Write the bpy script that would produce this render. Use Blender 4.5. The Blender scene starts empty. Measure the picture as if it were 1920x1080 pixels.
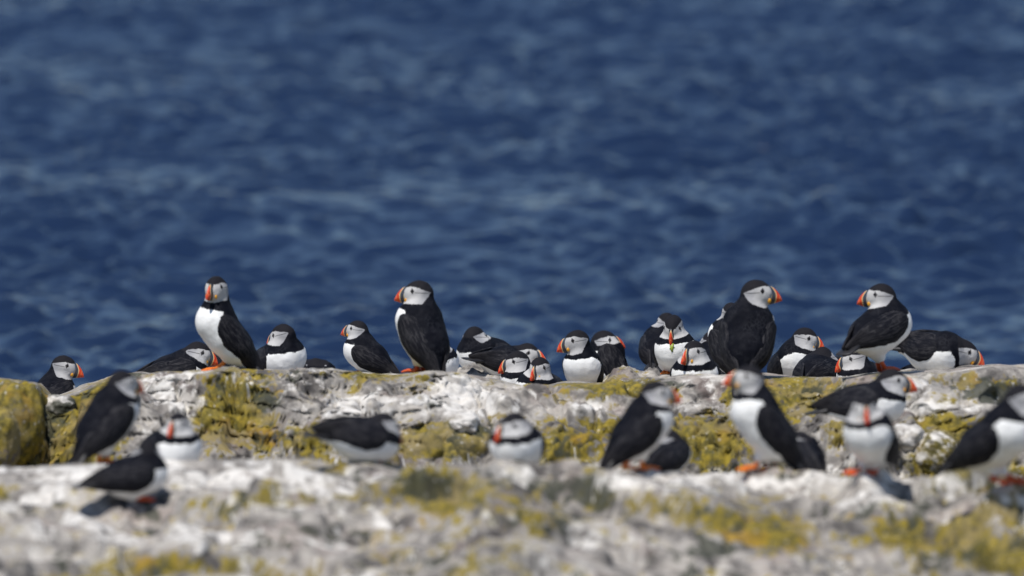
import bpy, math, random
import numpy as np
from mathutils import Vector, Matrix
random.seed(4)
R = math.radians
scene = bpy.context.scene
# ------------------------------------------------------------------ camera, world, sun, exposure
PITCH = 7.5          # degrees below the horizon
ZC = 4.35            # lens height above the sea
LENS = 400.0
cam_d = bpy.data.cameras.new('camera'); cam = bpy.data.objects.new('camera', cam_d)
scene.collection.objects.link(cam)
cam.location = (0, 0, ZC); cam.rotation_euler = (R(90 - PITCH), 0, 0)
cam_d.lens = LENS; cam_d.sensor_width = 36.0; cam_d.clip_start = 0.5; cam_d.clip_end = 9000
cam_d.dof.use_dof = True; cam_d.dof.focus_distance = 26.75; cam_d.dof.aperture_fstop = 3.5
cam_d.dof.aperture_blades = 0
scene.camera = cam
SUN_EL, SUN_AZ = 64.0, 212.0     # azimuth clockwise from +Y: behind the camera, a little to the left
world = bpy.data.worlds.new('World'); scene.world = world; world.use_nodes = True
nt = world.node_tree; nt.nodes.clear()
sky = nt.nodes.new('ShaderNodeTexSky'); sky.sky_type = 'NISHITA'; sky.sun_disc = False
sky.sun_elevation = R(SUN_EL); sky.sun_rotation = R(SUN_AZ); sky.air_density = 1.0; sky.dust_density = 0.0; sky.ozone_density = 4.0
bg = nt.nodes.new('ShaderNodeBackground'); bg.inputs['Strength'].default_value = 0.09
wo = nt.nodes.new('ShaderNodeOutputWorld')
nt.links.new(sky.outputs[0], bg.inputs[0]); nt.links.new(bg.outputs[0], wo.inputs[0])
sun_d = bpy.data.lights.new('sun', 'SUN'); sun = bpy.data.objects.new('sun', sun_d); scene.collection.objects.link(sun)
sun_d.energy = 4.5; sun_d.angle = R(0.55); sun_d.color = (1.0, 0.955, 0.89)
sdir = Vector((math.sin(R(SUN_AZ)) * math.cos(R(SUN_EL)), math.cos(R(SUN_AZ)) * math.cos(R(SUN_EL)), math.sin(R(SUN_EL))))
sun.rotation_euler = sdir.to_track_quat('Z', 'Y').to_euler()
scene.view_settings.view_transform = 'Standard'; scene.view_settings.look = 'None'
scene.view_settings.exposure = 0.0; scene.view_settings.gamma = 1.0
scene.render.resolution_x = 1024; scene.render.resolution_y = 576
scene.cycles.max_bounces = 6

# ------------------------------------------------------------------ survey helpers: sight lines measured from the photo -> real positions
FPX = LENS / 36.0 * 1920
cp, sp = math.cos(R(PITCH)), math.sin(R(PITCH))
def slope(px, py):
    """x and z travelled per metre of Y along the sight line"""
    u = (np.asarray(px, float) - 960) / FPX; v = (540 - np.asarray(py, float)) / FPX
    dy = cp + v * sp; dz = -sp + v * cp
    return u / dy, dz / dy
def at(px, py, Y):
    a, b = slope(px, py)
    return np.array([float(a) * Y, Y, ZC + float(b) * Y])
def zray(py, Y):
    return ZC + slope(960, py)[1] * Y

# ------------------------------------------------------------------ numpy noise
_rs = np.random.RandomState(11)
PERM = _rs.permutation(4096).astype(np.int64)
def _h(ix, iy, iz, seed):
    h = PERM[(ix + seed * 131) & 4095]; h = PERM[(h + iy) & 4095]; h = PERM[(h + iz) & 4095]
    return h / 2047.5 - 1.0
def vnoise(x, y, z=0.0, seed=0):
    x = np.asarray(x, float) + 500; y = np.asarray(y, float) + 500; z = np.asarray(z, float) + 500 + x * 0
    ix = np.floor(x).astype(np.int64); iy = np.floor(y).astype(np.int64); iz = np.floor(z).astype(np.int64)
    fx, fy, fz = x - ix, y - iy, z - iz
    s = lambda t: t * t * t * (t * (t * 6 - 15) + 10)
    fx, fy, fz = s(fx), s(fy), s(fz)
    r = 0
    for dx in (0, 1):
        wx = fx if dx else 1 - fx
        for dy in (0, 1):
            wy = fy if dy else 1 - fy
            for dz in (0, 1):
                wz = fz if dz else 1 - fz
                r = r + wx * wy * wz * _h(ix + dx, iy + dy, iz + dz, seed)
    return r
def fbm(x, y, z=0.0, o=4, seed=0, gain=0.5):
    r, a, f = 0, 1.0, 1.0
    for i in range(o):
        r = r + a * vnoise(x * f, y * f, np.asarray(z) * f, seed + i * 7); a *= gain; f *= 2.03
    return r
def sstep(a, b, x):
    t = np.clip((x - a) / (b - a), 0, 1); return t * t * (3 - 2 * t)

# ------------------------------------------------------------------ object helpers
COL = scene.collection
def tag(o, label=None, cat=None, group=None, kind=None):
    for k, v in (('label', label), ('category', cat), ('group', group), ('kind', kind)):
        if v: o[k] = v
    return o
def mesh_obj(name, verts, faces, mats, parent=None, smooth=True, attrs=None, loc=None, fmat=None):
    me = bpy.data.meshes.new(name)
    verts = np.asarray(verts, dtype=np.float32)
    if isinstance(faces, np.ndarray):
        n, k = faces.shape
        me.vertices.add(len(verts)); me.vertices.foreach_set('co', verts.ravel())
        me.loops.add(n * k); me.loops.foreach_set('vertex_index', faces.astype(np.int32).ravel())
        me.polygons.add(n); me.polygons.foreach_set('loop_start', np.arange(0, n * k, k, dtype=np.int32))
        me.update(calc_edges=True); me.validate()
    else:
        me.from_pydata([tuple(v) for v in verts.tolist()], [], faces); me.update()
    for m in (mats if isinstance(mats, (list, tuple)) else [mats]): me.materials.append(m)
    me.polygons.foreach_set('use_smooth', [smooth] * len(me.polygons))
    if fmat is not None: me.polygons.foreach_set('material_index', fmat)
    for k, a in (attrs or {}).items():
        a = np.asarray(a, np.float32)
        if a.ndim == 1:
            at_ = me.attributes.new(k, 'FLOAT', 'POINT'); at_.data.foreach_set('value', a)
        else:
            at_ = me.attributes.new(k, 'FLOAT_VECTOR', 'POINT'); at_.data.foreach_set('vector', a.ravel())
    me.update()
    o = bpy.data.objects.new(name, me); COL.objects.link(o)
    if loc is not None: o.location = loc
    if parent is not None: o.parent = parent
    return o
def grid_faces(nu, nv):
    i = np.arange(nu - 1)[:, None] * nv + np.arange(nv - 1)[None, :]; i = i.ravel()
    return np.stack([i, i + nv, i + nv + 1, i + 1], 1)

# ------------------------------------------------------------------ material helpers
class NT:
    def __init__(s, name):
        s.m = bpy.data.materials.new(name); s.m.use_nodes = True; s.t = s.m.node_tree; s.t.nodes.clear()
        s.out = s.t.nodes.new('ShaderNodeOutputMaterial'); s.b = s.t.nodes.new('ShaderNodeBsdfPrincipled')
        s.t.links.new(s.b.outputs[0], s.out.inputs[0])
    def n(s, ty, **kw):
        x = s.t.nodes.new(ty)
        for k, v in kw.items(): setattr(x, k, v)
        return x
    def put(s, sock, v):
        if isinstance(v, bpy.types.NodeSocket): s.t.links.new(v, sock)
        elif isinstance(v, (tuple, list)) and sock.type == 'RGBA' and len(v) == 3: sock.default_value = (*v, 1)
        else: sock.default_value = v
    def math(s, op, a, b=0.0, clamp=False):
        x = s.n('ShaderNodeMath', operation=op); x.use_clamp = clamp; s.put(x.inputs[0], a); s.put(x.inputs[1], b); return x.outputs[0]
    def attr(s, name, vec=False):
        x = s.n('ShaderNodeAttribute'); x.attribute_name = name; return x.outputs['Vector' if vec else 'Fac']
    def noise(s, scale, detail=4, rough=0.55, vec=None, dist=0.0):
        x = s.n('ShaderNodeTexNoise'); x.inputs['Scale'].default_value = scale; x.inputs['Detail'].default_value = detail
        x.inputs['Roughness'].default_value = rough; x.inputs['Distortion'].default_value = dist
        if vec is not None: s.t.links.new(vec, x.inputs['Vector'])
        return x.outputs['Fac']
    def ramp(s, v, a, b, lo=0.0, hi=1.0):
        x = s.n('ShaderNodeMapRange', interpolation_type='SMOOTHSTEP'); s.put(x.inputs[0], v)
        for i, q in ((1, a), (2, b), (3, lo), (4, hi)): x.inputs[i].default_value = q
        return x.outputs[0]
    def mix(s, f, a, b):
        x = s.n('ShaderNodeMix', data_type='RGBA'); s.put(x.inputs[0], f); s.put(x.inputs[6], a); s.put(x.inputs[7], b); return x.outputs[2]
    def mapping(s, vec, scale, loc=(0, 0, 0), rz=0.0):
        x = s.n('ShaderNodeMapping'); s.t.links.new(vec, x.inputs[0]); x.inputs['Scale'].default_value = scale; x.inputs['Location'].default_value = loc; x.inputs['Rotation'].default_value = (0, 0, rz); return x.outputs[0]
    def pos(s): return s.n('ShaderNodeNewGeometry').outputs['Position']
    def obj(s): return s.n('ShaderNodeTexCoord').outputs['Object']
    def sep(s, v):
        x = s.n('ShaderNodeSeparateXYZ'); s.t.links.new(v, x.inputs[0]); return x.outputs
    def bump(s, h, strength=0.5, dist=0.01):
        x = s.n('ShaderNodeBump'); x.inputs['Strength'].default_value = strength; x.inputs['Distance'].default_value = dist
        s.t.links.new(h, x.inputs['Height']); s.t.links.new(x.outputs[0], s.b.inputs['Normal'])
    def fin(s, col, rough=0.6, spec=None):
        s.put(s.b.inputs['Base Color'], col); s.put(s.b.inputs['Roughness'], rough)
        if spec is not None: s.b.inputs['Specular IOR Level'].default_value = spec
        return s.m

def rock_material(name, fine=1.0):
    t = NT(name); P = t.pos()
    nz = t.sep(t.n('ShaderNodeNewGeometry').outputs['Normal'])[2]
    lich = t.attr('lichen'); dark = t.attr('dark'); white = t.attr('white')
    big = t.noise(3.2 * fine, 5, 0.6, P, 0.6); mid = t.noise(13 * fine, 6, 0.65, P, 0.5); sm = t.noise(48 * fine, 5, 0.65, P)
    st = t.noise(30, 4, 0.6, t.mapping(P, (1.0, 0.6, 0.13)), 0.6)
    # weathered stone
    stone = t.mix(t.ramp(mid, 0.34, 0.62), (0.085, 0.078, 0.075), (0.42, 0.39, 0.355))
    stone = t.mix(t.ramp(t.noise(7, 3, .5, t.mapping(P, (1, 1, 1), (5, 2, 1))), 0.54, 0.68, 0, 0.35), stone, (0.27, 0.20, 0.18))
    # olive and mustard lichen
    lc = t.mix(t.ramp(sm, 0.35, 0.65), (0.070, 0.062, 0.010), (0.275, 0.205, 0.018))
    lc = t.mix(t.ramp(t.noise(9, 3, .5, t.mapping(P, (1, 1, 1), (2, 7, 3))), 0.58, 0.72, 0, 0.6), lc, (0.36, 0.20, 0.02))
    lc = t.mix(t.ramp(t.noise(6, 4, .6, t.mapping(P, (1, 1, 1), (8, 3, 5))), 0.48, 0.62, 0, 0.8), lc, (0.24, 0.19, 0.09))
    lm = t.math('ADD', lich, t.math('MULTIPLY', t.math('SUBTRACT', mid, 0.5), 2.4))
    lm = t.math('ADD', lm, t.math('MULTIPLY', t.math('SUBTRACT', big, 0.5), 2.0))
    lm = t.math('ADD', lm, t.math('MULTIPLY', t.math('SUBTRACT', sm, 0.5), 1.5))
    col = t.mix(t.ramp(lm, 0.28, 0.52, 0, 0.94), stone, lc)
    # black-green crust, and crevice shade painted in the same tone
    dm = t.math('ADD', dark, t.math('MULTIPLY', t.math('SUBTRACT', t.noise(19, 5, .6, t.mapping(P, (1, 1, 1), (9, 9, 4)), .4), 0.5), 2.0))
    dm = t.math('ADD', dm, t.math('MULTIPLY', t.math('SUBTRACT', t.noise(7, 4, .6, t.mapping(P, (1, .35, 1), (1, 9, 6)), .5), 0.5), 2.2))
    col = t.mix(t.ramp(dm, 0.30, 0.55, 0, 0.85), col, (0.045, 0.05, 0.036))
    # chalky guano: films on the flats, runs on the faces
    film = t.math('ADD', t.math('MULTIPLY', t.math('SUBTRACT', t.noise(6.5, 6, .62, t.mapping(t.mapping(P, (1, 1, 1), (3, 1, 8), .35), (.42, 1, 1.1)), .9), 0.5), 1.8), white)
    film = t.math('ADD', film, t.math('MULTIPLY', t.math('SUBTRACT', sm, 0.5), 0.9))
    film = t.math('ADD', film, t.math('MULTIPLY', t.math('SUBTRACT', t.noise(8, 4, .6, t.mapping(P, (1, .35, 1), (7, 2, 2)), .5), 0.5), 2.0))
    run = t.math('ADD', t.math('MULTIPLY', t.math('SUBTRACT', st, 0.5), 3.2), t.math('MULTIPLY', white, 0.6))
    steep = t.ramp(nz, 0.45, 0.8, 1, 0)
    g = t.math('MAXIMUM', t.ramp(film, 0.20, 0.46, 0, 0.92), t.math('MULTIPLY', t.ramp(run, 0.35, 0.62, 0, 0.95), steep))
    gc = t.mix(t.ramp(t.noise(24, 4, .6, P), 0.35, 0.6), (0.40, 0.375, 0.345), (0.70, 0.675, 0.64))
    col = t.mix(g, col, gc)
    # specks
    vo = t.n('ShaderNodeTexVoronoi'); vo.inputs['Scale'].default_value = 55; t.t.links.new(P, vo.inputs['Vector'])
    sk = t.math('MULTIPLY', t.ramp(vo.outputs['Distance'], 0.10, 0.30, 1, 0), t.ramp(mid, 0.48, 0.6))
    col = t.mix(t.math('MULTIPLY', sk, 0.3), col, (0.82, 0.80, 0.77))
    vo2 = t.n('ShaderNodeTexVoronoi'); vo2.inputs['Scale'].default_value = 38; t.t.links.new(t.mapping(P, (1, 1, 1), (4, 4, 4)), vo2.inputs['Vector'])
    sk2 = t.math('MULTIPLY', t.ramp(vo2.outputs['Distance'], 0.15, 0.3, 1, 0), t.ramp(big, 0.5, 0.62))
    col = t.mix(t.math('MULTIPLY', sk2, 0.75), col, (0.06, 0.055, 0.05))
    h = t.math('ADD', t.math('MULTIPLY', mid, 0.5), t.math('MULTIPLY', t.noise(120, 5, 0.7, P), 0.3))
    h = t.math('ADD', h, t.math('MULTIPLY', t.noise(34, 4, .6, t.mapping(P, (1, 1, .4))), 0.5))
    t.bump(h, 0.55, 0.010)
    return t.fin(col, 0.9, 0.25)

# ------------------------------------------------------------------ birds: survey table
# D distance, s size, hip, chest, head = sight lines of the joints; h body heading, hh head heading, hp head pitch
# headings: 0 right, 90 away, 180 left, -90 to the camera; feet = sight lines of standing feet
B = []
def bird(label, D, s, hip, chest, head, h, hh, hp, feet=(), **kw):
    B.append(dict(label=label, D=D, s=s, hip=hip, chest=chest, head=head, h=h, hh=hh, hp=hp, feet=feet, **kw))
# --- far ledge, left to right
bird('puffin looking right beside the mustard boulder, only head and shoulders above the rock', 26.5, .98, (80, 752), (104, 733), (119, 687), 25, -12, -14)
bird('puffin lying low facing right on the crest, left of the upright one with orange legs', 26.3, 1.0, (312, 702), (352, 690), (371, 662), 12, -8, -18)
bird('sleeping puffin, only its round black head showing behind the orange leg of the upright one', 27.0, .92, (428, 712), (414, 700), (409, 675), 70, 110, -20)
bird('tall upright puffin facing the camera with orange leg forward, leftmost standing on the far ledge', 25.66, 1.06, (443, 652), (405, 603), (405, 541), -150, -112, -6, ((402, 697),), kn=(428, 672), fat=.9)
bird('plump seated puffin with its bill tucked into its back above a broad white breast', 26.2, 1.04, (503, 684), (533, 668), (531, 630), -35, 148, -22)
bird('puffin almost hidden behind the crest, just right of the one with its bill tucked away', 27.0, .9, (578, 702), (600, 706), (592, 690), 0, 80, -20)
bird('small puffin standing alone in profile on the far ledge, facing left with sea around it', 26.8, .86, (703, 676), (677, 655), (671, 619), 165, 160, -4, ((682, 701), (690, 701)))
bird('tall puffin on the far ledge with back turned and bill left, left of centre', 25.66, 1.1, (803, 652), (787, 601), (786, 550), 140, 176, -4, ((778, 700), (792, 700)))
bird('puffin mostly hidden behind the tail of the tall one left of centre', 26.8, .95, (812, 690), (824, 680), (820, 662), -20, 80, 0)
bird('leftmost puffin of the central huddle, head turned over its back, white breast to the left', 27.1, 1.0, (930, 668), (896, 662), (889, 633), -155, 52, -10)
bird('puffin in the central huddle with tail to the left and bill pointing right', 26.95, .98, (938, 682), (966, 684), (989, 664), 5, -28, -6)
bird('puffin in the central huddle with grey cheek and large bill pointing left', 26.6, .98, (1000, 716), (976, 712), (970, 679), -150, -166, -16)
bird('puffin lowest in the central huddle, its face turned to the camera', 26.35, 1.0, (1024, 732), (1006, 728), (1012, 691), -110, -116, -12)
bird('puffin with broad white breast looking left, left one of the pair right of the huddle', 26.8, 1.0, (1097, 706), (1092, 684), (1082, 640), -125, -170, -14, fat=.86)
bird('puffin looking right over its back, right one of the pair right of the huddle', 27.1, .98, (1143, 692), (1137, 666), (1132, 640), 172, 3, -6, wd=.008)
bird('puffin half hidden behind the left side of the one with a green leaf', 27.1, .95, (1233, 664), (1240, 640), (1250, 606), 80, 118, -5, ((1236, 695), ))
bird('puffin facing the camera with its bill lowered and a green leaf on its white breast', 26.7, 1.0, (1266, 672), (1267, 654), (1262, 612), -88, -100, -38, ((1250, 700), (1280, 702)))
bird('broad seated puffin facing the camera below the one with the green leaf', 26.1, 1.08, (1309, 712), (1303, 700), (1301, 662), -90, -122, -6)
bird('hunched black-backed puffin facing away, right of the broad seated puffin', 26.8, 1.0, (1342, 690), (1336, 668), (1334, 642), 85, 100, -15)
bird('puffin peeping out from behind the left side of the big one seen from behind', 26.5, .98, (1376, 672), (1368, 630), (1371, 588), 128, 102, -8, ((1378, 700), ))
bird('biggest puffin on the far ledge, seen from behind with bright bill to the right', 25.66, 1.16, (1399, 662), (1403, 607), (1417, 550), 84, 0, -3, ((1390, 705), (1412, 705)))
bird('seated puffin looking right with a white front, between the two tall ones on the right', 26.65, .98, (1474, 690), (1496, 670), (1509, 635), -28, -14, -18)
bird('dark curled up puffin touching the white front of the seated one looking right', 26.35, .98, (1524, 706), (1537, 694), (1543, 671), 60, 75, -10)
bird('resting puffin seen as a small black hump left of the drowsy one', 26.6, .9, (1560, 704), (1572, 702), (1575, 690), 40, 80, -20)
bird('drowsy puffin with orange bill held low beneath the tail of a tall standing puffin', 26.25, 1.0, (1628, 710), (1608, 706), (1602, 673), -125, -166, -20)
bird('tall puffin standing on the right of the far ledge, back turned, bill to the left', 25.66, 1.1, (1631, 630), (1664, 604), (1653, 556), 34, 178, -5, ((1662, 696), (1652, 699)), wd=.006)
bird('stooping puffin facing right with its bill lowered, farthest right on the far ledge', 25.9, 1.06, (1738, 660), (1772, 662), (1806, 660), -4, -4, -24, ((1745, 694), (1765, 694)), wd=.016)
bird('puffin hidden behind the stooping one, only a black tip below its belly', 26.6, .85, (1712, 712), (1724, 710), (1735, 700), 10, 30, -10)
# --- near ledge
bird('blurred puffin standing with back turned and head right, leftmost of the near birds', 23.75, 1.08, (183, 812), (214, 765), (228, 720), 42, 34, -8, ((188, 872), (206, 872)))
bird('blurred seated puffin facing the camera behind the lying one on the left', 23.6, 1.0, (301, 846), (331, 838), (334, 797), -42, -112, -6)
bird('blurred crouching puffin with tail to the left and one red foot, nearest on the left', 23.1, 1.0, (228, 896), (272, 884), (277, 846), 14, 92, -5, ((262, 940), (248, 940)))
bird('blurred stooping puffin facing right with a pale belly, left of centre', 23.5, 1.06, (662, 822), (706, 822), (720, 799), 6, 38, -30, ((690, 866), (680, 866)), wd=.013)
bird('blurred round seated puffin with a red bill to the left, near the centre', 23.4, 1.08, (977, 840), (967, 830), (963, 799), -88, -140, -18)
bird('blurred puffin standing in profile facing right on the near ledge, right of centre', 23.4, 1.06, (1183, 824), (1216, 783), (1228, 739), 20, 8, -6, ((1208, 882), (1172, 882)))
bird('blurred dark puffin behind the legs of the one standing in profile facing right', 23.8, 1.0, (1238, 868), (1260, 850), (1252, 826), 24, 150, -10, fat=.8)
bird('blurred puffin standing upright facing left with a raised bill, right of centre', 23.4, 1.08, (1456, 826), (1416, 770), (1406, 711), -160, -166, 3, ((1412, 882), (1452, 882)))
bird('blurred dark puffin crouching behind the tail of the upright one facing left', 23.8, .88, (1522, 868), (1508, 846), (1498, 828), 150, 160, -10, fat=.74)
bird('blurred puffin leaning forward to the right, behind the one standing square to the camera', 24.7, 1.08, (1606, 762), (1656, 752), (1671, 716), -8, 4, -8, ((1632, 806), (1645, 806)), wd=.012)
bird('blurred puffin standing square to the camera on two orange feet', 23.2, 1.08, (1644, 836), (1630, 808), (1620, 768), -138, -84, -10, ((1606, 888), (1641, 889)))
bird('blurred puffin cut off by the right edge, leaning right with orange feet', 22.95, 1.22, (1840, 840), (1895, 802), (1914, 750), -26, 10, -4, ((1866, 906), (1903, 906)))

def nrm(v): return v / (np.linalg.norm(v) + 1e-12)
rb = random.Random(21)
for b in B:
    s, D = b['s'], b['D']
    b['fat'] = b.get('fat', 1.0) * rb.uniform(.96, 1.05); b['bs'] = rb.uniform(.93, 1.05)
    hd = np.array([math.cos(R(b['h'])), math.sin(R(b['h'])), 0.0])
    P0 = at(*b['hip'], D); P1 = at(*b['chest'], D)
    L = 0.070 * s; d = P1 - P0; r = L * L - d[0] ** 2 - d[2] ** 2
    sep = math.sqrt(r) if r > 0 else 0.0
    sep *= 1 if hd[1] > 0 else -1
    if abs(hd[1]) < 0.35: sep *= 0.4
    # keep the joints on their sight lines while moving in depth
    P0 = at(*b['hip'], D - sep * 0.5); P1 = at(*b['chest'], D + sep * 0.5)
    H = at(*b['head'], P1[1] + hd[1] * 0.008 * s)
    a = nrm(P1 - P0); l = np.array([-hd[1], hd[0], 0.0]); l = nrm(l - a * l.dot(a)); dd = np.cross(a, l)
    if dd[2] < -0.05: dd = -dd; l = -l
    b.update(P0=P0, P1=P1, H=H, a=a, l=l, d=dd)
    hf = np.array([math.cos(R(b['hh'])) * math.cos(R(b['hp'])), math.sin(R(b['hh'])) * math.cos(R(b['hp'])), math.sin(R(b['hp']))])
    hl = nrm(np.cross([0, 0, 1.0], hf)); hu = np.cross(hf, hl)
    b.update(hf=hf, hl=hl, hu=hu)
    if b['feet']:
        fp = [at(f[0], f[1], D + (0.012 if i else -0.008)) for i, f in enumerate(b['feet'])]
        b['fp'] = fp; b['base'] = np.mean(fp, axis=0)
    else:
        zz = min(P0[2] - 0.042 * s, P1[2] - 0.046 * s) + 0.006
        m = (P0 + P1) / 2; b['base'] = np.array([m[0], m[1], zz])

# ------------------------------------------------------------------ rock: one height field, cut in two ledges
PX = np.array([-900, -150, 0, 45, 75, 100, 150, 230, 330, 430, 560, 700, 860, 960, 1040, 1120, 1240, 1330, 1500, 1600, 1700, 1820, 1960, 2300, 3200], float)
LIP = np.array([720, 716, 716, 724, 760, 748, 728, 704, 703, 697, 699, 704, 707, 727, 720, 722, 711, 711, 707, 707, 699, 693, 689, 693, 720], float)
LIPY = np.array([25.5, 25.4, 25.3, 25.35, 25.7, 25.7, 25.6, 25.55, 25.6, 25.6, 25.6, 25.6, 25.62, 25.7, 25.7, 25.7, 25.65, 25.62, 25.6, 25.6, 25.55, 25.5, 25.5, 25.5, 25.5], float)
# lower face knots: (dY below lip, py)
K1Y = np.array([.05, .05, .05, .05, .3, .3, .35, .50, .42, .36, .42, .45, .42, .35, .32, .36, .2, .08, .05, .04, .03, .03, .03, .03, .05]); K1 = np.array([740, 742, 745, 750, 800, 790, 775, 745, 728, 722, 728, 735, 735, 745, 738, 745, 735, 738, 748, 748, 746, 746, 748, 750, 760], float)
K2Y = np.array([.15, .15, .15, .16, .35, .35, .4, .5, .55, .42, .6, .62, .55, .5, .55, .6, .5, .45, .4, .4, .38, .38, .4, .4, .4]); K2 = np.array([800, 805, 810, 815, 830, 815, 800, 785, 770, 775, 790, 785, 770, 785, 772, 785, 778, 778, 775, 775, 770, 772, 774, 780, 790], float)
K3Y = K2Y + np.array([.12, .12, .12, .12, .15, .15, .15, .15, .12, .12, .2, .15, .10, .12, .2, .15, .2, .15, .18, .2, .16, .14, .12, .1, .1]); K3 = K2 + np.array([60, 60, 62, 60, 45, 50, 50, 55, 55, 55, 40, 42, 50, 45, 55, 48, 40, 42, 40, 40, 42, 44, 44, 44, 44], float)
FPX_ = np.array([-900, 0, 150, 300, 380, 500, 600, 700, 800, 900, 1000, 1100, 1300, 1450, 1560, 1650, 1710, 1770, 1850, 1960, 3200], float)
FL = np.array([890, 879, 873, 870, 864, 860, 863, 872, 870, 872, 880, 885, 884, 882, 886, 893, 900, 915, 916, 916, 925], float)
xs_in = np.arange(-1.62, 1.62, 0.0046)
xo = [1.62]; st = 0.006
while xo[-1] < 9: st *= 1.12; xo.append(xo[-1] + st)
XS = np.concatenate([-np.array(xo[::-1]), xs_in[1:-1], np.array(xo)])
ys = [13.0]
def stepY(y):
    if y < 20.6: return 0.09
    if y < 24.3: return 0.0085
    if y < 26.3: return 0.0042
    if y < 28.2: return 0.008
    return 0.04
while ys[-1] < 31.5: ys.append(ys[-1] + stepY(ys[-1]))
YS = np.array(ys)
X, Y = np.meshgrid(XS, YS, indexing='ij')
def terrain(X, Y):
    pxc = 960 + X / Y * FPX * cp * 1.0 / cp / (1 + math.tan(R(PITCH)) ** 2) ** 0 * 1.0
    pxc = pxc + 26 * fbm(X * 2.2, Y * 2.2, 0, 2, 3)           # wander of edges
    lip = np.interp(pxc, PX, LIP); lipy = np.interp(pxc, PX, LIPY) + 0.05 * fbm(X * 3, X * 0, 0, 3, 5)
    k1y = lipy - np.interp(pxc, PX, K1Y); k2y = lipy - np.interp(pxc, PX, K2Y); k3y = lipy - np.interp(pxc, PX, K3Y)
    k1 = np.interp(pxc, PX, K1); k2 = np.interp(pxc, PX, K2); k3 = np.interp(pxc, PX, K3)
    fl = np.interp(pxc, FPX_, FL) + 9 * fbm(X * 1.9, 0 * X, 0, 3, 12); fy = 23.55 + 0.06 * fbm(X * 2.5, 0 * X, 0, 3, 9)
    zf0 = zray(fl, fy)
    # knots in Y, z
    ky = [13.0 + 0 * X, 16 + 0 * X, 20 + 0 * X, fy - 1.75, fy - 1.15, fy - 0.75, fy - 0.35, fy, fy + 0.10, fy + 0.45, k3y - 0.12, k3y, k2y, k1y, lipy, lipy + 0.12, lipy + 1.2, lipy + 2.6, 30.5 + 0 * X, 32 + 0 * X]
    zl = zray(lip, lipy)
    kz = [-0.5 + 0 * X, 0.35 + 0 * X, 0.62 + 0 * X, zf0 - 0.045, zf0 - 0.035, zf0 - 0.01, zf0 + 0.0, zf0, zf0 - 0.05, zf0 - 0.24, zray(k3, k3y) - 0.12, zray(k3, k3y), zray(k2, k2y), zray(k1, k1y), zl, zl - 0.004, zray(lip + 3, lipy + 1.2), zray(lip + 22, lipy + 2.6), -0.1 + 0 * X, -0.6 + 0 * X]
    z = np.zeros_like(X); done = np.zeros(X.shape, bool)
    for i in range(len(ky) - 1):
        m = (~done) & (Y <= ky[i + 1])
        t = np.clip((Y - ky[i]) / (ky[i + 1] - ky[i]), 0, 1)
        z = np.where(m, kz[i] + (kz[i + 1] - kz[i]) * t, z); done |= m
    z = np.where(done, z, -0.6)
    return z, lipy, fy, pxc
Z, LY, FY, PXC = terrain(X, Y)
# round the profile a little, then add relief
near_lip = np.exp(-((Y - LY) / 0.10) ** 2)
front = 1 - sstep(23.9, 24.3, Y)
face = sstep(-1.1, -0.9, Y - LY) * (1 - sstep(-0.05, 0.03, Y - LY))
back = sstep(-0.03, 0.10, Y - LY)
def blocky(x, y, z, seed):            # plateaus with steep joints
    n = fbm(x, y, z, 2, seed) * 2.2
    f = n - np.floor(n)
    return (np.floor(n) + sstep(0.35, 0.65, f)) / 2.2
N1 = fbm(X * 2.6, Y * 2.6, 0, 3, 21); N2 = fbm(X * 8, Y * 8, Z * 8, 4, 22); CR = 1 - np.abs(fbm(X * 7 + .3 * N1, Y * 5, Z * 9, 3, 24)) * 3.2; CR = np.clip(CR, 0, 1) ** 3; N3 = fbm(X * 26, Y * 26, Z * 26, 4, 23, 0.6)
BK = blocky(X * 5 + 0.5 * N1, Y * 4, Z * 6, 31); BK2 = blocky(X * 14, Y * 11, Z * 16, 33)
amp = 1 - 0.72 * near_lip
SS = (Y + 0.28 * fbm(X * 0.9, Y * 0.7, 0, 3, 51) + 0.03 * N2) * 3.1; fr = SS - np.floor(SS)
smod = np.clip(0.75 + 0.9 * fbm(X * 1.7, Y * 1.2, 0, 2, 52), 0, 1.5) * sstep(0.12, 0.35, FY - Y)
Z = Z + front * 0.060 * smod * (sstep(0, .13, fr) - fr)
riser = front * smod * (1 - sstep(.12, .2, fr))
Z = Z + front * (0.022 * N1 * sstep(0.0, 0.5, FY - Y) + 0.007 * N2 + 0.002 * N3 + sstep(0.0, 0.35, FY - Y) * (0.050 * BK + 0.005 * BK2 - 0.016 * CR))
Z = Z + face * amp * (0.014 * N1 + 0.020 * N2 + 0.006 * N3 + 0.050 * BK + 0.017 * BK2 - 0.030 * CR) + near_lip * (0.004 * N2 + 0.005 * N3)
Z = Z + back * (0.004 * N2 + 0.004 * N3)
# rubble showing behind the crest (left of the central huddle and left of the leaf puffin)
def rubble(pa, pb, pyt, Yc, w):
    global Z
    xa, xb = at(pa, pyt, Yc)[0], at(pb, pyt, Yc)[0]
    m = sstep(xa - .03, xa + .03, X) * (1 - sstep(xb - .02, xb + .03, X)) * np.exp(-((Y - Yc) / w) ** 4)
    Z = Z + m * ((zray(pyt + 4, Y) - Z) + 0.012 * N3 + 0.010 * BK2)
cap = zray(np.interp(PXC, PX, LIP) - 1.0 + 8 * fbm(X * 7, Y * 2, 0, 3, 57), Y); capm = (Y > 24.6) & (Z > cap); Z = np.where(capm, cap + .2 * (Z - cap), Z)
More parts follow.
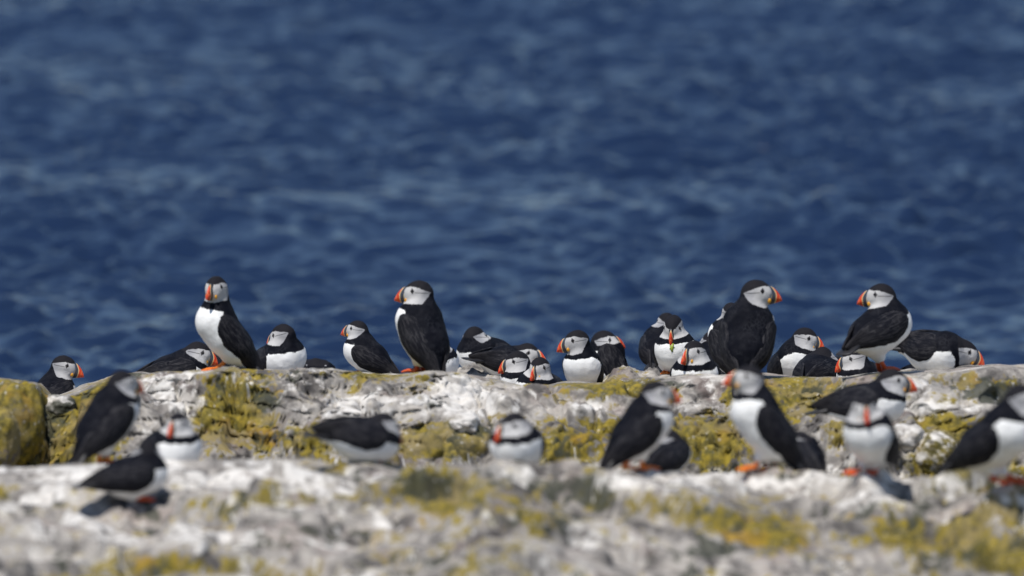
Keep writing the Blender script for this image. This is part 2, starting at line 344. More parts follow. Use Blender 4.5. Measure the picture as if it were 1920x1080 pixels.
# rock meets every foot and belly
num = np.zeros_like(Z); den = np.zeros_like(Z)
def zat(x, y):
    i = np.searchsorted(XS, x); j = np.searchsorted(YS, y); return Z[i, j]
anch = [b['base'] for b in B]
for p in anch:
    dz = p[2] - zat(p[0], p[1]); g = np.exp(-(((X - p[0]) / .055) ** 2 + ((Y - p[1]) / .075) ** 2) ** 1.3)
    num += g * dz; den += g
corr = num / np.maximum(1.0, den)
Z = Z + corr
rubble(848, 908, 687, 27.02, .13); rubble(905, 945, 697, 26.9, .08); rubble(1135, 1238, 694, 26.93, .13)
VX = X + (face * 0.012) * fbm(X * 18, Y * 18, Z * 18, 2, 41)
bed = (Z + 0.035 * N1 + 0.006 * N2) * 34; bf = bed - np.floor(bed)
VY = Y + (face * 0.02) * fbm(X * 18, Y * 18, Z * 18, 2, 43) + face * amp * 0.022 * (1 - sstep(0, .22, bf)) * np.clip(.6 + 1.2 * fbm(X * 4, Z * 6, 0, 2, 53), 0, 1)
verts = np.stack([VX, VY, Z], -1)
# where crusts, lichen and guano grow and crevice shade is painted dark (places read off the photo)
def blob(px, py, Yd, rx, ry, amp=1.0):
    c = at(px, py, Yd); return c, rx, ry, amp
def field(lst, pts):
    x, y, z = pts; f = np.zeros_like(x)
    for (px, py, Yd, rx, ry, am) in lst:
        c = at(px, py, Yd); k = Yd / FPX
        v = (z - c[2]) + (y - c[1]) * (-slope(960, py)[1])      # height as measured across the sight line
        f = f + am * np.exp(-(((x - c[0]) / (rx * k)) ** 2 + (v / (ry * k)) ** 2 + ((y - c[1]) / 0.75) ** 4))
    return f
LICH = [(30, 780, 25.3, 55, 70, .9), (140, 800, 25.2, 60, 75, .95), (205, 720, 25.5, 40, 22, .6), (445, 780, 25.2, 80, 70, .8), (520, 830, 25, 40, 25, .5), (590, 830, 24.9, 30, 30, .5),
        (830, 830, 25, 90, 30, .8), (690, 705, 25.6, 60, 10, .4), (1150, 728, 25.6, 110, 20, .7), (1070, 840, 25, 60, 45, .7), (1320, 830, 25, 95, 50, .95), (1150, 800, 25, 80, 30, .4), (1490, 735, 25.6, 70, 24, .7),
        (1385, 740, 25.6, 30, 20, .4), (1790, 830, 25.1, 100, 50, .75), (1740, 880, 25.1, 40, 30, .8), (1560, 800, 25.1, 50, 20, .3), (1870, 720, 25.5, 60, 22, .45),
        (880, 935, 23.2, 170, 34, .65), (1340, 975, 22.9, 110, 32, .6), (1450, 1000, 22.7, 70, 30, .9), (1720, 1010, 22.6, 200, 32, .72), (1880, 1040, 22.4, 80, 24, .7), (330, 1062, 22.3, 80, 20, .75), (1250, 910, 23.4, 60, 15, .3), (1580, 960, 23, 60, 20, .3), (150, 1085, 22.2, 60, 12, .3)]
DARK = [(88, 790, 25.3, 22, 50, .9), (60, 850, 25.2, 20, 40, .6), (250, 705, 25.6, 30, 10, .5), (495, 750, 25.3, 20, 30, .6), (880, 800, 25, 60, 18, .6), (960, 835, 24.9, 40, 30, .4), (1840, 728, 25.5, 90, 22, .75), (1600, 790, 25, 60, 16, .4), (1790, 870, 25, 40, 40, .4), (1450, 790, 25, 40, 25, .3), (740, 905, 23.3, 90, 18, .5), (1160, 960, 23, 80, 25, .35), (1340, 1030, 22.6, 80, 20, .35), (1760, 1040, 22.5, 80, 16, .4), (420, 940, 23, 60, 12, .3), (1120, 930, 23.2, 60, 20, .3), (600, 1000, 22.7, 90, 20, .25)]
WHITE = [(330, 730, 25.5, 100, 35, .45), (300, 800, 25.2, 60, 60, .35), (560, 715, 25.5, 120, 18, .35), (640, 770, 25.1, 150, 35, .45), (860, 750, 25.3, 120, 35, .4), (1050, 770, 25.2, 100, 18, .35), (1310, 720, 25.6, 70, 16, .3), (1300, 765, 25.2, 120, 16, .35), (1650, 720, 25.6, 70, 20, .35), (1720, 765, 25.3, 150, 14, .35), (1750, 850, 25.1, 60, 20, .3),
         (250, 900, 23.3, 350, 40, .35), (200, 990, 22.8, 260, 40, .3), (1500, 900, 23.4, 500, 20, .4), (700, 900, 23.4, 120, 20, .2), (1650, 930, 23.2, 300, 14, .25), (640, 960, 23, 120, 20, .2)]
fl_, fd_, fw_ = (field(q, (X, Y, Z)) for q in (LICH, DARK, WHITE))
lich = (1.1 - .22 * front) * fl_ + 0.11 + .16 * riser + .10 * face - 0.45 * sstep(0.1, .6, fw_); darkA = fd_ * (1 + .25 * front) - 0.04 + .07 * front + .12 * riser + .35 * CR * (front + face); whiteA = fw_ + 0.02 - 0.55 * np.clip(fl_, 0, 1) - 0.3 * np.clip(fd_, 0, 1)  # dark term: crust patches plus shade painted into cracks and steps
whiteA = whiteA + 0.03 * front + 0.02
M_ROCK = rock_material('lichened_rock')
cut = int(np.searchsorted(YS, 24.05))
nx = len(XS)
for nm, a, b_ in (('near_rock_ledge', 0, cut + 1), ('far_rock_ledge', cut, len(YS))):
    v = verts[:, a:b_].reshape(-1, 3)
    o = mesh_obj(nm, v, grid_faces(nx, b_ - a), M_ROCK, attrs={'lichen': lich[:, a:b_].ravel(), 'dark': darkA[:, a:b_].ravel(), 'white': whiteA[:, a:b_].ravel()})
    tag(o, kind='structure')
# ---- loose boulders
def boulder(label, px, py, Yd, rx, ry, rz, lich, dark, white, seed, rough=.10, group=None):
    c = at(px, py, Yd); n, m = 60, 40
    th = np.linspace(0, 2 * np.pi, n, endpoint=False)[:, None]; ph = np.linspace(0.03, np.pi - 0.03, m)[None, :]
    dx, dy, dz = np.cos(th) * np.sin(ph), np.sin(th) * np.sin(ph), np.cos(ph) + 0 * th
    pw = lambda q: np.sign(q) * np.abs(q) ** 0.86
    r = 1 + rough * fbm(dx * 1.6 + seed, dy * 1.6, dz * 1.6, 4, seed) + 0.03 * fbm(dx * 7, dy * 7, dz * 7, 3, seed + 3)
    v = np.stack([pw(dx) * rx * r, pw(dy) * ry * r, pw(dz) * rz * r], -1).reshape(-1, 3)
    i = np.arange(n)[:, None]; j = np.arange(m - 1)[None, :]; i2 = (i + 1) % n
    f = np.stack([(i * m + j).ravel(), (i * m + j + 1).ravel(), (i2 * m + j + 1).ravel(), (i2 * m + j).ravel()], 1)
    faces = f.tolist() + [[q * m for q in range(n)], [q * m + m - 1 for q in range(n)][::-1]]
    hi = v[:, 2] / rz
    o = mesh_obj('boulder', v, faces, M_ROCK, loc=c, attrs={'lichen': lich + 0 * hi, 'dark': dark + 0 * hi, 'white': white + 0.25 * hi})
    return tag(o, label, 'boulder', group)
boulder('mustard yellow rounded boulder at the far left edge of the skyline', 30, 792, 25.12, .062, .07, .094, .75, -.2, -.5, 3, .12)
boulder('orange tinted lower boulder at the left frame edge, in front of the rounded mustard one', 2, 830, 24.95, .04, .05, .075, .8, -.3, -.4, 5, .12)
boulder('grey-green rounded stone set in the crest below the central huddle', 1005, 742, 25.5, .034, .03, .026, .1, .15, -.25, 7, .1)
boulder('white capped boulder with orange lichen skirts behind the bird at the right edge', 1752, 856, 24.95, .066, .07, .055, .85, .2, .12, 9, .12)
boulder('pale chalky stone wedged in the step under the leaning puffin', 1700, 822, 24.95, .04, .05, .03, .0, -.1, .35, 12, .12)
boulder('white streaked lump of rock below the crest, right of the stooping blurred puffin', 868, 792, 25.02, .035, .05, .022, .0, .0, .45, 14, .14)
boulder('dark-sided stone at the left crevice under the lone shouldered puffin', 112, 762, 25.45, .035, .05, .028, .15, .45, .05, 16, .15)

# ------------------------------------------------------------------ sea: one sheet to the horizon
def axis(lo, hi, step, far, g=1.09):
    mid = list(np.arange(lo, hi, step)); a, s_ = [], step
    q = mid[-1]
    while q < far: s_ *= g; q += s_; a.append(q)
    return mid, a
mx, ax_ = axis(-3.2, 3.2, 0.019, 3500, 1.04); SX = np.array([-q for q in ax_[::-1]] + mx + ax_)
my, ay_ = axis(30.0, 47.0, 0.022, 4500, 1.025); _, by_ = axis(-30.0, -29, 0.022, 600); SY = np.array([-q for q in axis(-30.0, -29.9, 0.022, 300)[1][::-1] if -q < 29.9] + my + ay_)
SY = np.unique(SY[(SY > -400)])
GX, GY = np.meshgrid(SX, SY, indexing='ij')
rs = np.random.RandomState(5)
H_ = np.zeros_like(GX)
cellx = np.gradient(SX)[:, None]; celly = np.gradient(SY)[None, :]; cell = np.maximum(cellx, celly)
wx = GX + 0.12 * fbm(GX * 1.3, GY * 1.3, 0, 2, 61); wy = GY + 0.12 * fbm(GX * 1.3, GY * 1.3, 5, 2, 62)
gust = 0.80 + 0.30 * fbm(GX * 0.7, GY * 0.35, 0, 3, 66)
for i in range(60):
    lam = 0.080 * (0.34 / 0.080) ** (rs.rand() ** 0.9); k = 2 * np.pi / lam
    ang = R(-90) + (rs.uniform(-1.6, 1.6) if lam < .16 else rs.normal() * .8)
    am = 0.0135 * lam ** 1.0 * (0.6 + 0.8 * rs.rand())
    fade = 1 - sstep(0.18, 0.45, cell / lam)
    ph = k * (wx * math.cos(ang) + wy * math.sin(ang)) + rs.rand() * 6.28
    H_ += fade * am * (np.sin(ph) + .22 * np.sin(2 * ph + 1.2)) * np.clip(gust, 0.15, 1.6)
for i in range(16):                                      # longer, lower swell that carries on into the distance
    lam = 0.6 * (5.0 / 0.6) ** rs.rand(); k = 2 * np.pi / lam; ang = R(-90) + rs.normal() * .6
    H_ += (1 - sstep(0.18, 0.45, cell / lam)) * .0020 * lam * np.sin(k * (wx * math.cos(ang) + wy * math.sin(ang)) + rs.rand() * 6.28)
H_ += 0.012 * (fbm(GX * 5, GY * 3.4, 0, 3, 71)) * (1 - sstep(0.06, 0.15, cell)) * np.clip(gust, .2, 1.5)
t = NT('sea_water'); P = t.pos()
w1 = t.noise(11, 4, 0.6, t.mapping(P, (1, .8, 1)), 0.5); w2 = t.noise(3.0, 3, .5, P)
t.bump(t.math('ADD', w1, t.math('MULTIPLY', w2, 1.2)), 0.22, 0.02)
M_SEA = t.fin(t.mix(t.noise(.5, 3, .5, P), (0.0095, 0.0215, 0.056), (0.0115, 0.025, 0.063)), 0.18)
t.b.inputs['IOR'].default_value = 1.30; t.b.inputs['Specular Tint'].default_value = (0.92, 0.86, 1.0, 1)
sea = mesh_obj('sea', np.stack([GX, GY, H_], -1).reshape(-1, 3), grid_faces(len(SX), len(SY)), M_SEA)
tag(sea, kind='structure')

# ------------------------------------------------------------------ bird materials
def m_body():
    t = NT('plumage'); P = t.pos()
    n = t.noise(260, 4, 0.6, P); n2 = t.noise(45, 3, .5, P)
    ns = t.math('ADD', t.math('MULTIPLY', t.math('SUBTRACT', n, 0.5), 0.009), t.math('MULTIPLY', t.math('SUBTRACT', n2, 0.5), 0.013))
    k = t.ramp(t.math('ADD', t.attr('black'), ns), -0.0012, 0.0012)
    f = t.ramp(t.math('ADD', t.attr('face'), t.math('MULTIPLY', ns, 0.5)), -0.0009, 0.0009)
    white = t.mix(t.ramp(n2, 0.35, 0.7), (0.86, 0.86, 0.85), (0.77, 0.765, 0.75))
    white = t.mix(t.ramp(t.attr('belly_shade'), 0.2, 1.0, 0, 0.45), white, (0.48, 0.43, 0.33))  # belly shade mixed into the white as a tan tint
    blk = t.mix(t.ramp(n2, 0.4, 0.7), (0.0035, 0.0042, 0.008), (0.010, 0.0105, 0.015))
    vf = t.n('ShaderNodeTexVoronoi'); vf.feature = 'DISTANCE_TO_EDGE'; vf.inputs['Scale'].default_value = 120; t.t.links.new(t.mapping(P, (1, 1, .75)), vf.inputs['Vector'])
    rim = t.math('MULTIPLY', t.ramp(vf.outputs['Distance'], .02, .12, .7, 0), t.ramp(t.noise(22, 3, .6, P), .45, .65))
    blk = t.mix(rim, blk, (0.024, 0.025, 0.031))
    crown = t.mix(t.ramp(t.attr('crown'), 0, .004), blk, (0.015, 0.0145, 0.018))
    col = t.mix(k, white, crown)
    q = t.sep(t.attr('hq', True)); ax_ = q[0]; az = q[2]
    # grey cheek, paler to the front, eye mark and the crease behind it
    cheek = t.mix(t.ramp(ax_, -0.02, 0.016), (0.27, 0.27, 0.285), (0.50, 0.49, 0.485))
    cheek = t.mix(t.ramp(az, -0.030, -0.014, 0.5, 0), cheek, (0.28, 0.28, 0.30))
    ex = t.math('SUBTRACT', ax_, 0.0125); ez = t.math('SUBTRACT', az, 0.0075)
    tri = t.math('ADD', t.math('MULTIPLY', t.math('ABSOLUTE', ex), 1.5), t.math('ABSOLUTE', ez))
    mk = t.ramp(tri, 0.0060, 0.0078, 0.85, 0)
    line = t.math('ABSOLUTE', t.math('SUBTRACT', az, t.math('ADD', 0.0035, t.math('MULTIPLY', ax_, 0.10))))
    ln = t.math('MULTIPLY', t.ramp(line, 0.0004, 0.0014, 0.65, 0), t.math('MULTIPLY', t.ramp(ax_, -0.024, -0.018), t.ramp(ax_, 0.006, 0.010, 1, 0)))
    cheek = t.mix(t.math('MAXIMUM', mk, ln), cheek, (0.02, 0.02, 0.022))
    col = t.mix(f, col, cheek)
    t.bump(t.math('ADD', t.noise(330, 3, .6, P), t.math('MULTIPLY', n2, 1.5)), 0.35, 0.003)
    return t.fin(col, 0.75, 0.08)
def m_wing():
    t = NT('wing_feathers'); uv = t.attr('uvw', True)
    n = t.noise(60, 3, .5, t.mapping(uv, (0.5, 1.4, 1)), .6); w = t.n('ShaderNodeTexWave'); w.wave_type = 'BANDS'; w.bands_direction = 'Y'
    t.t.links.new(t.mapping(uv, (.35, 1, 1)), w.inputs['Vector']); w.inputs['Scale'].default_value = 3.0; w.inputs['Distortion'].default_value = 2.5; w.inputs['Detail'].default_value = 3
    n2 = t.noise(7, 4, .6, uv)
    base = t.mix(t.ramp(n2, .42, .66), (0.0045, 0.005, 0.009), (0.016, 0.0155, 0.020))
    col = t.mix(t.math('MULTIPLY', t.ramp(w.outputs['Fac'], .82, .98), t.ramp(n2, .4, .6, 0.1, .8)), base, (0.045, 0.044, 0.048))
    u = t.sep(uv)[0]
    vf = t.n('ShaderNodeTexVoronoi'); vf.feature = 'DISTANCE_TO_EDGE'; vf.inputs['Scale'].default_value = 5.5; t.t.links.new(t.mapping(uv, (1.5, .8, 1)), vf.inputs['Vector'])
    col = t.mix(t.math('MULTIPLY', t.ramp(vf.outputs['Distance'], .02, .12, .75, 0), t.ramp(n2, .42, .6)), col, (0.042, 0.041, 0.045))
    col = t.mix(t.ramp(u, .5, .95, 0, .55), col, (0.021, 0.0185, 0.019))
    t.bump(t.math('ADD', w.outputs['Fac'], n), .35, .003)
    return t.fin(col, 0.68, 0.12)
def m_bill():
    t = NT('bill_horn'); b_ = t.attr('band'); o = t.mix(t.ramp(t.noise(160, 2, .5, t.pos()), .3, .7), (0.54, 0.038, 0.012), (0.66, 0.070, 0.015))
    cr = (0.55, 0.40, 0.20); sl = (0.040, 0.048, 0.065)
    c = t.mix(t.ramp(b_, .0318, .0325), cr, sl)
    c = t.mix(t.ramp(b_, .0392, .0398), c, (0.62, 0.42, 0.20))
    c = t.mix(t.ramp(b_, .0412, .0418), c, o)
    g1 = t.ramp(t.math('ABSOLUTE', t.math('SUBTRACT', b_, .0475)), .0003, .0009, 0.6, 0)
    c = t.mix(g1, c, (0.60, 0.28, 0.10))
    z = t.sep(t.attr('hq', True))[2]
    c = t.mix(t.ramp(t.math('ABSOLUTE', t.math('ADD', z, .0085)), .0003, .0009, .55, 0), c, (0.10, 0.02, 0.01))
    return t.fin(c, 0.32, 0.5)
def m_plain(name, c1, c2, sc=90, rough=.5):
    t = NT(name); n = t.noise(sc, 4, .6, t.pos()); t.bump(n, .3, .002); return t.fin(t.mix(t.ramp(n, .35, .65), c1, c2), rough)
M_BODY, M_WING, M_BILL = m_body(), m_wing(), m_bill()
M_TAIL = m_plain('tail_feathers', (0.010, 0.010, 0.013), (0.024, 0.022, 0.023))
M_LEG = m_plain('orange_leg_skin', (0.62, 0.13, 0.012), (0.78, 0.21, 0.02), 60)
M_LEGR = m_plain('red_leg_skin', (0.50, 0.06, 0.012), (0.62, 0.10, 0.02), 60)
M_ROS = m_plain('gape_skin', (0.62, 0.26, 0.015), (0.70, 0.36, 0.03), 60)
M_EYE = m_plain('eye_gloss', (0.008, 0.006, 0.006), (0.012, 0.008, 0.008), 60, .08)
M_LEAF = m_plain('leaf_green', (0.12, 0.20, 0.015), (0.30, 0.36, 0.04), 40)

# ------------------------------------------------------------------ bird body: blended volumes, skinned into ONE surface
def rcone(p, a, b, ra, rb):
    ba = b - a; L2 = ba.dot(ba); t = np.clip(((p - a) @ ba) / L2, 0, 1)
    return np.linalg.norm(p - (a + t[..., None] * ba), axis=-1) - (ra + (rb - ra) * t)
def ell(p, c, M, r):
    q = (p - c) @ M; k = np.linalg.norm(q / r, axis=-1); return (k - 1) * min(r) * (0.5 + 0.5 * np.clip(k, 0, 2)) if False else (k - 1) * min(r)
def smin(a, b, k):
    h = np.clip(0.5 + 0.5 * (b - a) / k, 0, 1); return b + (a - b) * h - k * h * (1 - h)
def make_sdf(b, o, torso_only=False):
    s = b['s']; P0, P1, H = b['P0'] - o, b['P1'] - o, b['H'] - o; a, l, d = b['a'], b['l'], b['d']; k = s * b['fat']
    MH = np.stack([b['hf'], b['hl'], b['hu']], 1)
    def f(p):
        m = (P0 + P1) / 2; q = p - m; q = q - np.outer(q @ l, l).reshape(q.shape) * 0.10; q = q + m      # a little wider than deep
        L = np.linalg.norm(P1 - P0)
        r = rcone(q, P0, P1, .0375 * k, .0425 * k)
        r = smin(r, rcone(q, (P0 + P1) / 2 - d * .007 * s, P1 - d * .004 * s, .040 * k, .0395 * k), .02)
        r = smin(r, rcone(q, P0 + d * .002 * s, P0 - a * .062 * s + d * .002 * s, .033 * k, .010 * s), .02 * s)
        if torso_only: return r
        n0 = P1 + a * .012 * s + d * .004 * s
        nk = rcone(p, n0, H - b['hf'] * .005 * s - b['hu'] * .004 * s, .030 * s, .0190 * s)
        nape = rcone(p, P1 + d * .014 * s, H - b['hf'] * .008 * s - b['hu'] * .004 * s, .029 * s, .0180 * s)
        r = smin(r, smin(nk, nape, .012 * s), .014 * s)
        hdv = smin(ell(p, H, MH, np.array([.0285, .0220, .0270]) * s), ell(p, H + b['hf'] * .012 * s - b['hu'] * .004 * s, MH, np.array([.0200, .0150, .0215]) * s), .008 * s)
        r = smin(r, hdv, .006 * s)
        if b['feet'] and 'knees' in b:
            for kx in b['knees']:
                r = smin(r, rcone(p, P0 - d * .012 * s, kx - o, .024 * s, .0085 * s), .014 * s)
        return r
    return f
def surface_nets(f, lo, hi, h):
    n = np.ceil((hi - lo) / h).astype(int) + 1
    ax = [lo[i] + h * np.arange(n[i]) for i in range(3)]
    G = np.stack(np.meshgrid(*ax, indexing='ij'), -1); V = f(G.reshape(-1, 3)).reshape(n); S = V < 0
    cs = np.zeros(tuple(n - 1) + (3,)); cn = np.zeros(tuple(n - 1))
    sl = {0: slice(0, -1), 1: slice(1, None)}
    for A in range(3):
        o1, o2 = [q for q in range(3) if q != A]
        for u in (0, 1):
            for v in (0, 1):
                i0 = [None] * 3; i1 = [None] * 3
                i0[A], i1[A] = sl[0], sl[1]
                i0[o1] = i1[o1] = sl[u]; i0[o2] = i1[o2] = sl[v]
                a_, b_ = V[tuple(i0)], V[tuple(i1)]; m = (a_ < 0) != (b_ < 0)
                t = np.where(m, a_ / np.where(m, a_ - b_, 1), 0)
                p = G[tuple(i0)] + t[..., None] * (G[tuple(i1)] - G[tuple(i0)])
                cs += p * m[..., None]; cn += m
    act = cn > 0; idx = -np.ones(act.shape, int); idx[act] = np.arange(act.sum())
    P = cs[act] / cn[act][:, None]
    F = []
    for A in range(3):
        o1, o2 = [(1, 2), (2, 0), (0, 1)][A]
        i0 = [slice(None)] * 3; i1 = [slice(None)] * 3
        i0[A] = slice(0, -1); i1[A] = slice(1, None)
        for o_ in (o1, o2): i0[o_] = slice(1, -1); i1[o_] = slice(1, -1)
        m = S[tuple(i0)] != S[tuple(i1)]; ins = S[tuple(i0)]
        c = np.argwhere(m); fl = ins[m]
        if len(c) == 0: continue
        base = c.copy(); base[:, o1] += 1; base[:, o2] += 1
        def cell(d1, d2):
            q = base.copy(); q[:, o1] -= d1; q[:, o2] -= d2; return idx[q[:, 0], q[:, 1], q[:, 2]]
        q = np.stack([cell(1, 1), cell(0, 1), cell(0, 0), cell(1, 0)], 1)
        q[~fl] = q[~fl][:, ::-1]; F.append(q)
    F = np.concatenate(F)
    for _ in range(2):                                   # snap to the true surface
        e = 5e-4; v0 = f(P); g = np.stack([f(P + np.eye(3)[i] * e) - v0 for i in range(3)], -1) / e
        P = P - g * (v0 / np.maximum((g ** 2).sum(-1), .2))[:, None]
    return P, F
def loft(rings, cap=True):
    m = len(rings[0]); V = np.concatenate(rings); F = []
    for i in range(len(rings) - 1):
        for j in range(m): F.append([i * m + j, i * m + (j + 1) % m, (i + 1) * m + (j + 1) % m, (i + 1) * m + j])
    if cap: F += [list(range(m))[::-1], [(len(rings) - 1) * m + j for j in range(m)]]
    return V, F
def tube(pts, rad, seg=10):
    rings = []
    for i, p in enumerate(pts):
        t = nrm(pts[min(i + 1, len(pts) - 1)] - pts[max(i - 1, 0)]); u = nrm(np.cross(t, [0.31, .9, .1])); v = np.cross(t, u)
        th = np.linspace(0, 2 * np.pi, seg, endpoint=False); rings.append(p + rad[i] * (np.cos(th)[:, None] * u + np.sin(th)[:, None] * v))
    return loft(rings)
def uvs(c, M, r, n=14, m=9):
    rings = []
    for ph in np.linspace(.02, np.pi - .02, m):
        th = np.linspace(0, 2 * np.pi, n, endpoint=False)
        q = np.stack([np.cos(th) * np.sin(ph), np.sin(th) * np.sin(ph), 0 * th + np.cos(ph)], -1) * r
        rings.append(c + q @ M.T)
    return loft(rings)

def build_bird(b):
    s = b['s']; o = b['base'].copy()
    root = bpy.data.objects.new('puffin', None); root.empty_display_size = 0.05; COL.objects.link(root); root.location = o
    tag(root, b['label'], 'puffin', 'puffins resting on the lichened sea rocks')
    P0, P1, H = b['P0'] - o, b['P1'] - o, b['H'] - o; a, l, d = b['a'], b['l'], b['d']; hf, hl, hu = b['hf'], b['hl'], b['hu']
    if b['feet']:
        if 'kn' in b: b['knees'] = [at(*b['kn'], b['D'])]
        else:
            b['knees'] = []
            for i, f in enumerate(b['fp']):
                top = b['P0'] - b['d'] * .03 * s
                kx = f + (top - f) * 0.45; kx[2] = f[2] + min(max(top[2] - f[2], 0.012) * .6, 0.034 * s); b['knees'].append(kx)
    f = make_sdf(b, o); ft = make_sdf(b, o, True)
    pts = np.array([P0 - a * .075 * s, P0, P1, H, H + hf * .03 * s] + [k - o for k in b.get('knees', [])])
    lo = pts.min(0) - .058 * s; hi = pts.max(0) + .058 * s
    V, F = surface_nets(f, lo, hi, 0.0036)
    V = V + (.0011 * fbm(V[:, 0] * 90 + s * 50, V[:, 1] * 90, V[:, 2] * 90, 3, 77))[:, None] * nrm(np.array([.3, -.8, .5]))
    # pattern fields
    q = V - H; hq = np.stack([q @ hf, q @ hl, q @ hu], -1) / s
    x, y, z = hq[:, 0], np.abs(hq[:, 1]), hq[:, 2]
    w = .0255 * np.clip(1 - np.clip(-(x - .007) / .033, 0, 1) ** 1.15, 0, 1)
    zc = -.0055 + np.clip(-(x - .006), 0, 1) * 0.22
    top = (zc + w * .82) - z; bot = z - (zc - w)
    fc = np.minimum(np.minimum(top, bot), np.where(z > .002, y - (.0050 + np.clip(.014 - x, 0, .03) * .28), 1.0))
    fc = np.minimum(fc, x + .026); fc = np.minimum(fc, z + .0250)
    fc = np.minimum(fc, .0395 - np.linalg.norm(hq, axis=1))
    qb = V - P0; axx = qb @ a / s; dv = qb @ d / s; yl = np.abs(qb @ l) / s
    Lb = np.linalg.norm(P1 - P0) / s
    hd_ = np.linalg.norm(V - H, axis=1) / s
    collar = .0535 - hd_ + np.clip(dv - .0, -.01, .03) * .35
    seg = H - P1; tn = ((V - P1) @ seg) / seg.dot(seg); collar = np.maximum(collar, (tn - .62) * .05 if np.linalg.norm(seg) > .05 * s else collar)
    backf = dv - np.interp(axx, [-.08, -.03, 0, .04, Lb, Lb + .02, Lb + .05], [-.004, .000, -.002, .000, .010, .013, .010])
    blk = np.maximum(backf, collar)
    belly_shade = np.clip((-dv - .02) * 22, 0, 1) * np.clip((.03 - axx) * 20, 0, 1)  # mask for shade painted under the rear belly
    crown = np.where((hd_ < .04), .004 + 0 * hd_, 0) * (z > -.002)
    body = mesh_obj('body', V, F, M_BODY, root, attrs={'black': blk, 'face': fc, 'hq': hq, 'belly_shade': belly_shade, 'crown': crown})
    # wings
    nu, nv = 26, 13
    U, W = np.meshgrid(np.linspace(0, 1, nu), np.linspace(-1, 1, nv), indexing='ij')
    hw = np.interp(U, [0, .05, .14, .3, .5, .7, .88, 1], [.006, .018, .027, .031, .028, .020, .011, .003])
    axl = (Lb + .006) + U * (-.092 - (Lb + .006)); cd = np.interp(U, [0, .3, .6, 1], [.002, -.001, .004, .008]) + (.006 if not b['feet'] else 0) + b.get('wd', 0)
    dvl = cd + W * hw
    for sd in (1, -1):
        base = P0 + (axl * s)[..., None] * a + (dvl * s)[..., None] * d
        yy = np.full(U.shape, .085 * s)
        for _ in range(26):
            p = base + (sd * yy)[..., None] * l; dist = ft(p.reshape(-1, 3)).reshape(U.shape) - .0005 * s
            yy = yy - np.clip(dist, -.004, .03) * .8
            yy = np.maximum(yy, .004 * s)
        floor_ = np.interp(U, [0, .5, .75, 1], [.020, .020, .013, .006]) * s
        yy = np.maximum(yy, floor_)
        for _ in range(2): yy[:, 1:-1] = .5 * yy[:, 1:-1] + .25 * (yy[:, :-2] + yy[:, 2:]); yy[1:-1] = .5 * yy[1:-1] + .25 * (yy[:-2] + yy[2:])
        bul = .0055 * s * np.sqrt(np.clip(1 - W ** 2, 0, 1)) * np.interp(U, [0, .08, .8, 1], [.1, 1, .7, .3])
        ou = base + (sd * (yy + bul - .0008 * s))[..., None] * l; inn = base + (sd * (yy - .0045 * s))[..., None] * l
        Vw = np.concatenate([ou.reshape(-1, 3), inn.reshape(-1, 3)]); g = grid_faces(nu, nv); N = nu * nv
        Fw = g.tolist() + (g[:, ::-1] + N).tolist()
        ring = [i * nv for i in range(nu)] + [(nu - 1) * nv + j for j in range(1, nv)] + [i * nv + nv - 1 for i in range(nu - 2, -1, -1)] + [j for j in range(nv - 2, 0, -1)]
        for i in range(len(ring)):
            p_, q_ = ring[i], ring[(i + 1) % len(ring)]; Fw.append([q_, p_, p_ + N, q_ + N])
        uvw = np.stack([U, W, 0 * U + sd * 3 + s * 9], -1).reshape(-1, 3)
        mesh_obj('wing', Vw, Fw, M_WING, root, attrs={'uvw': np.concatenate([uvw, uvw])})
    # tail
    rings = []
    for t_ in np.linspace(0, 1, 7):
        c = P0 - a * (.048 + .060 * t_) * s + d * (.004 + .002 * t_) * s; wd = (.013 + .009 * math.sin(t_ * 2.4)) * s * (1 if t_ < .95 else .7); th_ = (.007 * (1 - t_) + .0015) * s
        an = np.linspace(0, 2 * np.pi, 12, endpoint=False); rings.append(c + np.cos(an)[:, None] * wd * l + np.sin(an)[:, None] * th_ * d)
    Vt, Ft = loft(rings); mesh_obj('tail', Vt, Ft, M_TAIL, root)
    # bill
    rings, bands, hqs = [], [], []
    for t_ in np.linspace(0, 1, 15):
        xx = .016 + .0385 * b['bs'] * t_
        zt = -.0115 + .0290 * (1 - t_ ** 2.2) ** .85; zb = -.0115 - .0115 * (1 - t_ ** 1.35)
        cz, hz = (zt + zb) / 2, (zt - zb) / 2 + .0006; wd = .0082 * (1 - t_) ** .65 + .0013
        an = np.linspace(0, 2 * np.pi, 24, endpoint=False)
        yy = np.sign(np.cos(an)) * np.abs(np.cos(an)) ** 1.0 * wd * (1 - .35 * np.sin(an) ** 2); zz = cz + hz * np.sin(an)
        rings.append(H + s * (xx * hf + yy[:, None] * hl + zz[:, None] * hu))
        bands.append(np.sqrt(xx ** 2 + (zz + .004) ** 2) + np.maximum(0, zz - .002) * .35); hqs.append(np.stack([xx + 0 * yy, yy, zz], -1))
    Vb, Fb = loft(rings); bill = mesh_obj('bill', Vb, Fb, M_BILL, root, attrs={'band': np.concatenate(bands), 'hq': np.concatenate(hqs)})
    MH = np.stack([hf, hl, hu], 1)
    for sd in (1, -1):
        c = H + s * (.0268 * hf + sd * .0112 * hl - .0115 * hu)
        Vr, Fr = uvs(c, MH, np.array([.0042, .0026, .0050]) * s, 10, 7); mesh_obj('gape_rosette', Vr, Fr, M_ROS, bill)
    for sd in (1, -1):
        # eye seated on the cheek
        yy = .035 * s
        for _ in range(20):
            p = H + s * (.0125 * hf + .0070 * hu) + sd * yy * hl; yy -= float(f(p[None])[0]) * .8
        c = H + s * (.0125 * hf + .0070 * hu) + sd * (yy - .0012 * s) * hl
        Ve, Fe = uvs(c, MH, np.array([.0033, .0028, .0033]) * s, 10, 7); mesh_obj('eye', Ve, Fe, M_EYE, root)
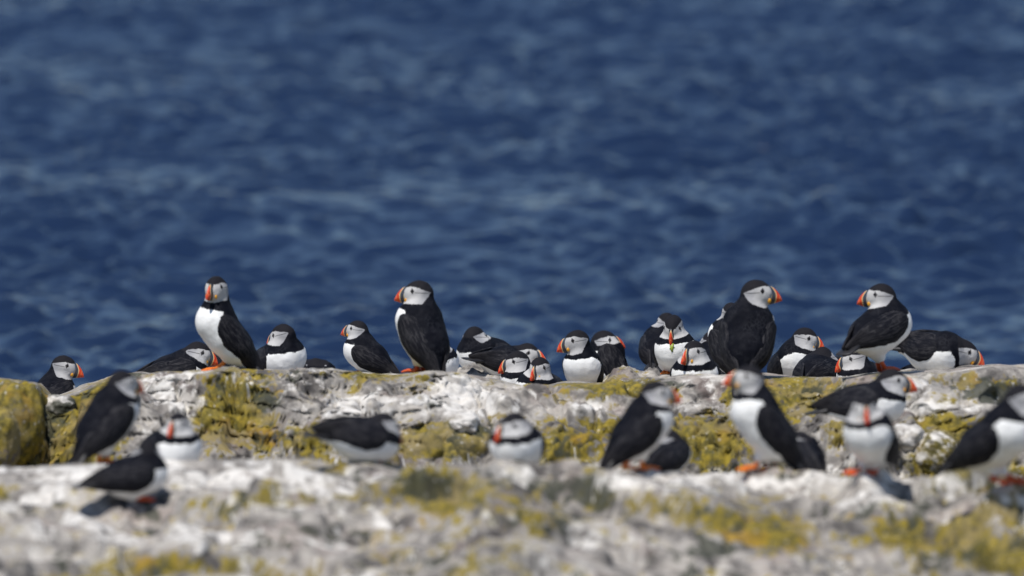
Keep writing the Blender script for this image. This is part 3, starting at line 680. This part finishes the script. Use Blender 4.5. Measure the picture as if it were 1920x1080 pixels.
    # legs and webbed feet
    if b['feet']:
        ml = M_LEG if len(b['label']) % 3 else M_LEGR
        hd = nrm(np.array([a[0], a[1], 0.0]) + 1e-6); hd2 = np.array([math.cos(R(b['h'])), math.sin(R(b['h'])), 0]); hd = nrm(hd * .3 + hd2)
        lt = np.cross([0, 0, 1.0], hd)
        for fpt, kx in zip(b['fp'], b['knees']):
            fo, ko = fpt - o, kx - o
            ank = fo + np.array([0, 0, .006 * s]) - hd * .004 * s
            Vl, Fl = tube([ko, ko * .5 + ank * .5 - hd * .002 * s, ank], [.0062 * s, .0046 * s, .0050 * s]); leg = mesh_obj('leg', Vl, Fl, ml, root)
            Vf, Ff = [], []
            def add(V_, F_):
                n_ = sum(len(q) for q in Vf); Vf.append(V_); Ff.extend([[k + n_ for k in q] for q in F_])
            tips = []
            for an, ln in ((-32, .029), (0, .034), (32, .029)):
                dr = hd * math.cos(R(an)) + lt * math.sin(R(an)); tips.append(dr * ln * s)
                p0 = ank; p1 = fo + dr * ln * .5 * s + np.array([0, 0, .0055 * s]); p2 = fo + dr * ln * s + np.array([0, 0, .002 * s])
                add(*tube([p0, p1, p2], [.0045 * s, .0034 * s, .0014 * s], 8))
            for i in (0, 1):
                t0, t1 = tips[i], tips[i + 1]; up = np.array([0, 0, 1.0]); md = (t0 + t1) / 2 * .86
                q = [ank, fo + t0 * .92 + up * .002 * s, fo + md + up * .002 * s, fo + t1 * .92 + up * .002 * s]
                Vq = np.array([k + up * .0016 * s for k in q] + [k - up * .001 * s for k in q])
                add(Vq, [[0, 1, 2, 3], [7, 6, 5, 4], [0, 4, 5, 1], [1, 5, 6, 2], [2, 6, 7, 3], [3, 7, 4, 0]])
            mesh_obj('foot', np.concatenate(Vf), Ff, ml, leg, smooth=False)
    return root, f
for b in B:
    b['root'], b['f'] = build_bird(b)
# small green leaf stuck to the breast of the puffin facing the camera
b = [q for q in B if 'bill lowered and a green leaf' in q['label']][0]
o = b['base']; c0 = at(1261, 652, b['D'])
def on_breast(px, py, lift=.0012):
    Yd = b['D'] - .10
    for _ in range(40):
        p = at(px, py, Yd); Yd += max(float(b['f']((p - o)[None])[0]), -.01) * .8
    return at(px, py, Yd - lift)
cen = on_breast(1260, 652)
out = [(1262, 643), (1264, 646), (1262, 649), (1265, 651), (1262, 654), (1262, 659), (1259, 661), (1258, 657), (1255, 654), (1257, 651), (1255, 648), (1259, 647)]
V = [cen + np.array([0, -.002, 0])] + [on_breast(*q) for q in out]; n = len(out)
V2 = [v + np.array([0, .0014, 0]) for v in V]
F = [[0, 1 + (i + 1) % n, 1 + i] for i in range(n)] + [[n + 1, n + 2 + i, n + 2 + (i + 1) % n] for i in range(n)] + [[1 + i, 1 + (i + 1) % n, n + 2 + (i + 1) % n, n + 2 + i] for i in range(n)]
lf = mesh_obj('leaf', np.array(V + V2) - cen, F, M_LEAF, loc=cen)
tag(lf, 'small ragged green leaf stuck to the white breast of the puffin facing the camera', 'leaf')
